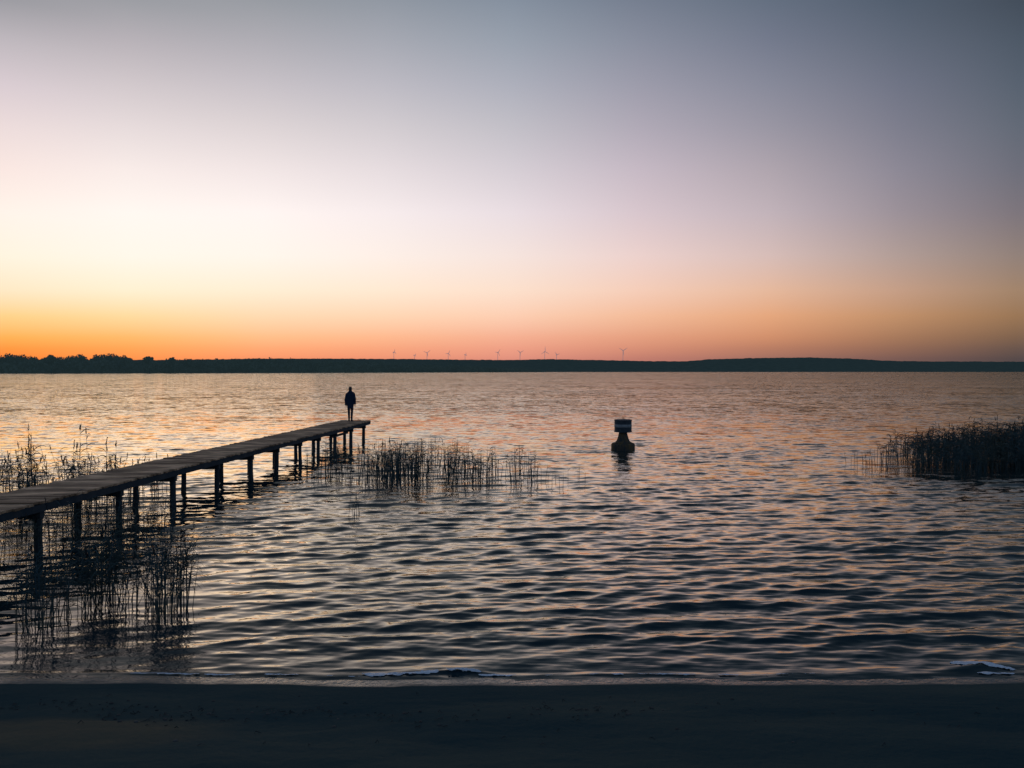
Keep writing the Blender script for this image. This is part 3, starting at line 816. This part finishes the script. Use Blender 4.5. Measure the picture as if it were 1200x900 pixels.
for row, (doff, dens) in enumerate(((12, 5.2), (45, 6.0), (90, 7.0))):
    p = -500.0
    while p < 630:
        Yt = float(np.interp(p, LX, LY)) + doff + random.uniform(-8, 8)
        top = (HZ-float(wprof(p)))/F*Yt + H
        skip = (157 < p < 164) or (184 < p < 190)
        hh = top*random.uniform(0.86, 1.03) if row else top*random.uniform(0.70, 0.97)
        if not skip and hh > 4:
            w = random.uniform(15, 24)
            x = (p-600)/F*Yt
            crown(mb, (x, Yt, 1+hh*0.44), w*1.1, hh*1.0, k, 620 if -20 < p else 150, 0.95)
            k += 1
        p += dens*random.uniform(0.7, 1.3)
# thicket along the water's edge that closes the foot of the wood
for i in range(9000):
    p = random.uniform(-480, 636)
    Yt = float(np.interp(p, LX, LY)) + random.uniform(3, 30)
    top = (HZ-float(wprof(p)))/F*Yt + H
    z = random.uniform(0.3, max(1.5, top*0.62)); s = random.uniform(1.2, 2.2)
    x = (p-600)/F*Yt
    a = random.uniform(0, 0.6)
    mb.face_set([(x-s, Yt, z-s*.8), (x+s, Yt+a, z-s*.7), (x+s*.8, Yt+a, z+s*.8), (x-s*.9, Yt, z+s*.7)], [(0, 1, 2, 3)])
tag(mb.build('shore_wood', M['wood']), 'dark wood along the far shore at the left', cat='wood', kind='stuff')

def tree(px_, top_px, Yt, w, label, seed):
    x = (px_-600)/F*Yt; top = (HZ-top_px)/F*Yt + H
    r = empty('broadleaf_tree', (x, Yt, 1.5))
    tag(r, label, 'tree', 'single trees standing out of the wood on the left shore')
    hh = top-1.5
    m1 = MB(); m1.tube([(0, 0, -1), (0.2, 0, hh*.2), (-0.1, 0, hh*.5), (0.3, 0, hh*.8)], [0.6, 0.45, 0.3, 0.1], 8)
    for q in range(6):
        a = q*1.1; z = hh*(0.25+0.08*q)
        m1.tube([(0, 0, z), (math.cos(a)*w*.2, math.sin(a)*w*.2, z+hh*.12), (math.cos(a)*w*.36, math.sin(a)*w*.36, z+hh*.25)], [0.22, 0.15, 0.06], 5)
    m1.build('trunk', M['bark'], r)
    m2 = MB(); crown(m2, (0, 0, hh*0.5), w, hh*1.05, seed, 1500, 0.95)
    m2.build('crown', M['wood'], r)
tree(60, 415.2, 1085, 25, 'broad round crowned tree rising from the dip in the wood near the left edge', 901)
tree(175, 416.8, 1130, 24, 'round headed tree alone between the two gaps in the left shore wood', 902)
tree(203, 419.0, 1150, 15, 'smaller tree just right of the second gap in the left shore wood', 903)

# ------------------------------------------------------------------ wind turbines
turb = [  # column, hub row, blade length px, first blade angle, facing, label
    (461.6, 412.6, 3.6, 8, 0.9, 'leftmost wind turbine on the ridge, thin and seen nearly edge on'),
    (485.6, 416.2, 2.4, 30, 1.2, 'tiny half sunk wind turbine, second from the left'),
    (500.2, 413.4, 4.8, 50, 0.35, 'wind turbine third from the left, two blades raised in a wide V'),
    (525.0, 414.2, 4.2, 25, 0.5, 'wind turbine fourth from the left, faint, in front of the glow'),
    (544.8, 415.6, 2.8, 5, 1.1, 'small faint wind turbine fifth from the left'),
    (583.2, 412.9, 4.6, 35, 0.6, 'wind turbine sixth from the left, first of the three right of centre left'),
    (609.4, 412.9, 4.8, 62, 0.35, 'wind turbine near the centre of the ridge with one blade pointing up right'),
    (638.6, 411.8, 6.0, 0, 0.4, 'tallest wind turbine with one blade straight up'),
    (652.6, 415.4, 4.0, 75, 0.4, 'low wind turbine right behind the tallest one'),
    (731.2, 410.6, 6.2, 58, 0.25, 'rightmost wind turbine standing alone, blades forming a Y'),
]
TD = 5600.0
for i, (px_, hub, bl, a0, yaw, lab) in enumerate(turb):
    sc = TD/F
    x = (px_-600)*sc; hz = (HZ-hub)*sc + H
    t_ = empty('wind_turbine', (x, TD + i*6, 0))
    t_.rotation_euler = (0, 0, yaw)
    tag(t_, lab, 'wind turbine', 'wind turbines on the far ridge')
    th = max(2.6, bl*0.62)
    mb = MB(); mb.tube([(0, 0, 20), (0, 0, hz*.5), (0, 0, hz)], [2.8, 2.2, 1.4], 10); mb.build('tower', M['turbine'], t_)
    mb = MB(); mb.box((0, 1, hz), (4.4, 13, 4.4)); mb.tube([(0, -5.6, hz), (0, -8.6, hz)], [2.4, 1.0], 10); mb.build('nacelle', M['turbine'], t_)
    for q in range(3):
        a = math.radians(a0+q*120); L_ = bl*sc
        d = Vector((math.sin(a), 0, math.cos(a))); s = Vector((math.cos(a), 0, -math.sin(a)))
        hubp = Vector((0, -7.5, hz)); th_ = Vector((0, 0.7, 0))
        vs = []
        for u, w_ in ((0.02, 1.2), (0.2, 2.3), (0.6, 1.6), (1.0, 0.7)):
            c = hubp + d*L_*u
            vs += [c-s*w_-th_*(1-u*.7), c+s*w_-th_*(1-u*.7), c+s*w_+th_*(1-u*.7), c-s*w_+th_*(1-u*.7)]
        fs = [(0, 1, 2, 3), (15, 14, 13, 12)]
        for r_ in range(3):
            for e in range(4):
                fs.append((r_*4+e, r_*4+(e+1) % 4, r_*4+4+(e+1) % 4, r_*4+4+e))
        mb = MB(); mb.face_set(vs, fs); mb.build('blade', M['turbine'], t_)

# ------------------------------------------------------------------ camera and output
cam = bpy.data.cameras.new('camera'); co = bpy.data.objects.new('camera', cam); link(co)
cam.sensor_width = 36; cam.lens = F/1200*36
cam.clip_start = 0.1; cam.clip_end = 30000
co.location = (0, 0, H)
co.rotation_euler = (math.radians(90)-math.atan((450-HZ)/F), 0, 0)
scene.camera = co
scene.view_settings.view_transform = 'Standard'
scene.view_settings.look = 'None'
scene.view_settings.exposure = 0
scene.view_settings.gamma = 1
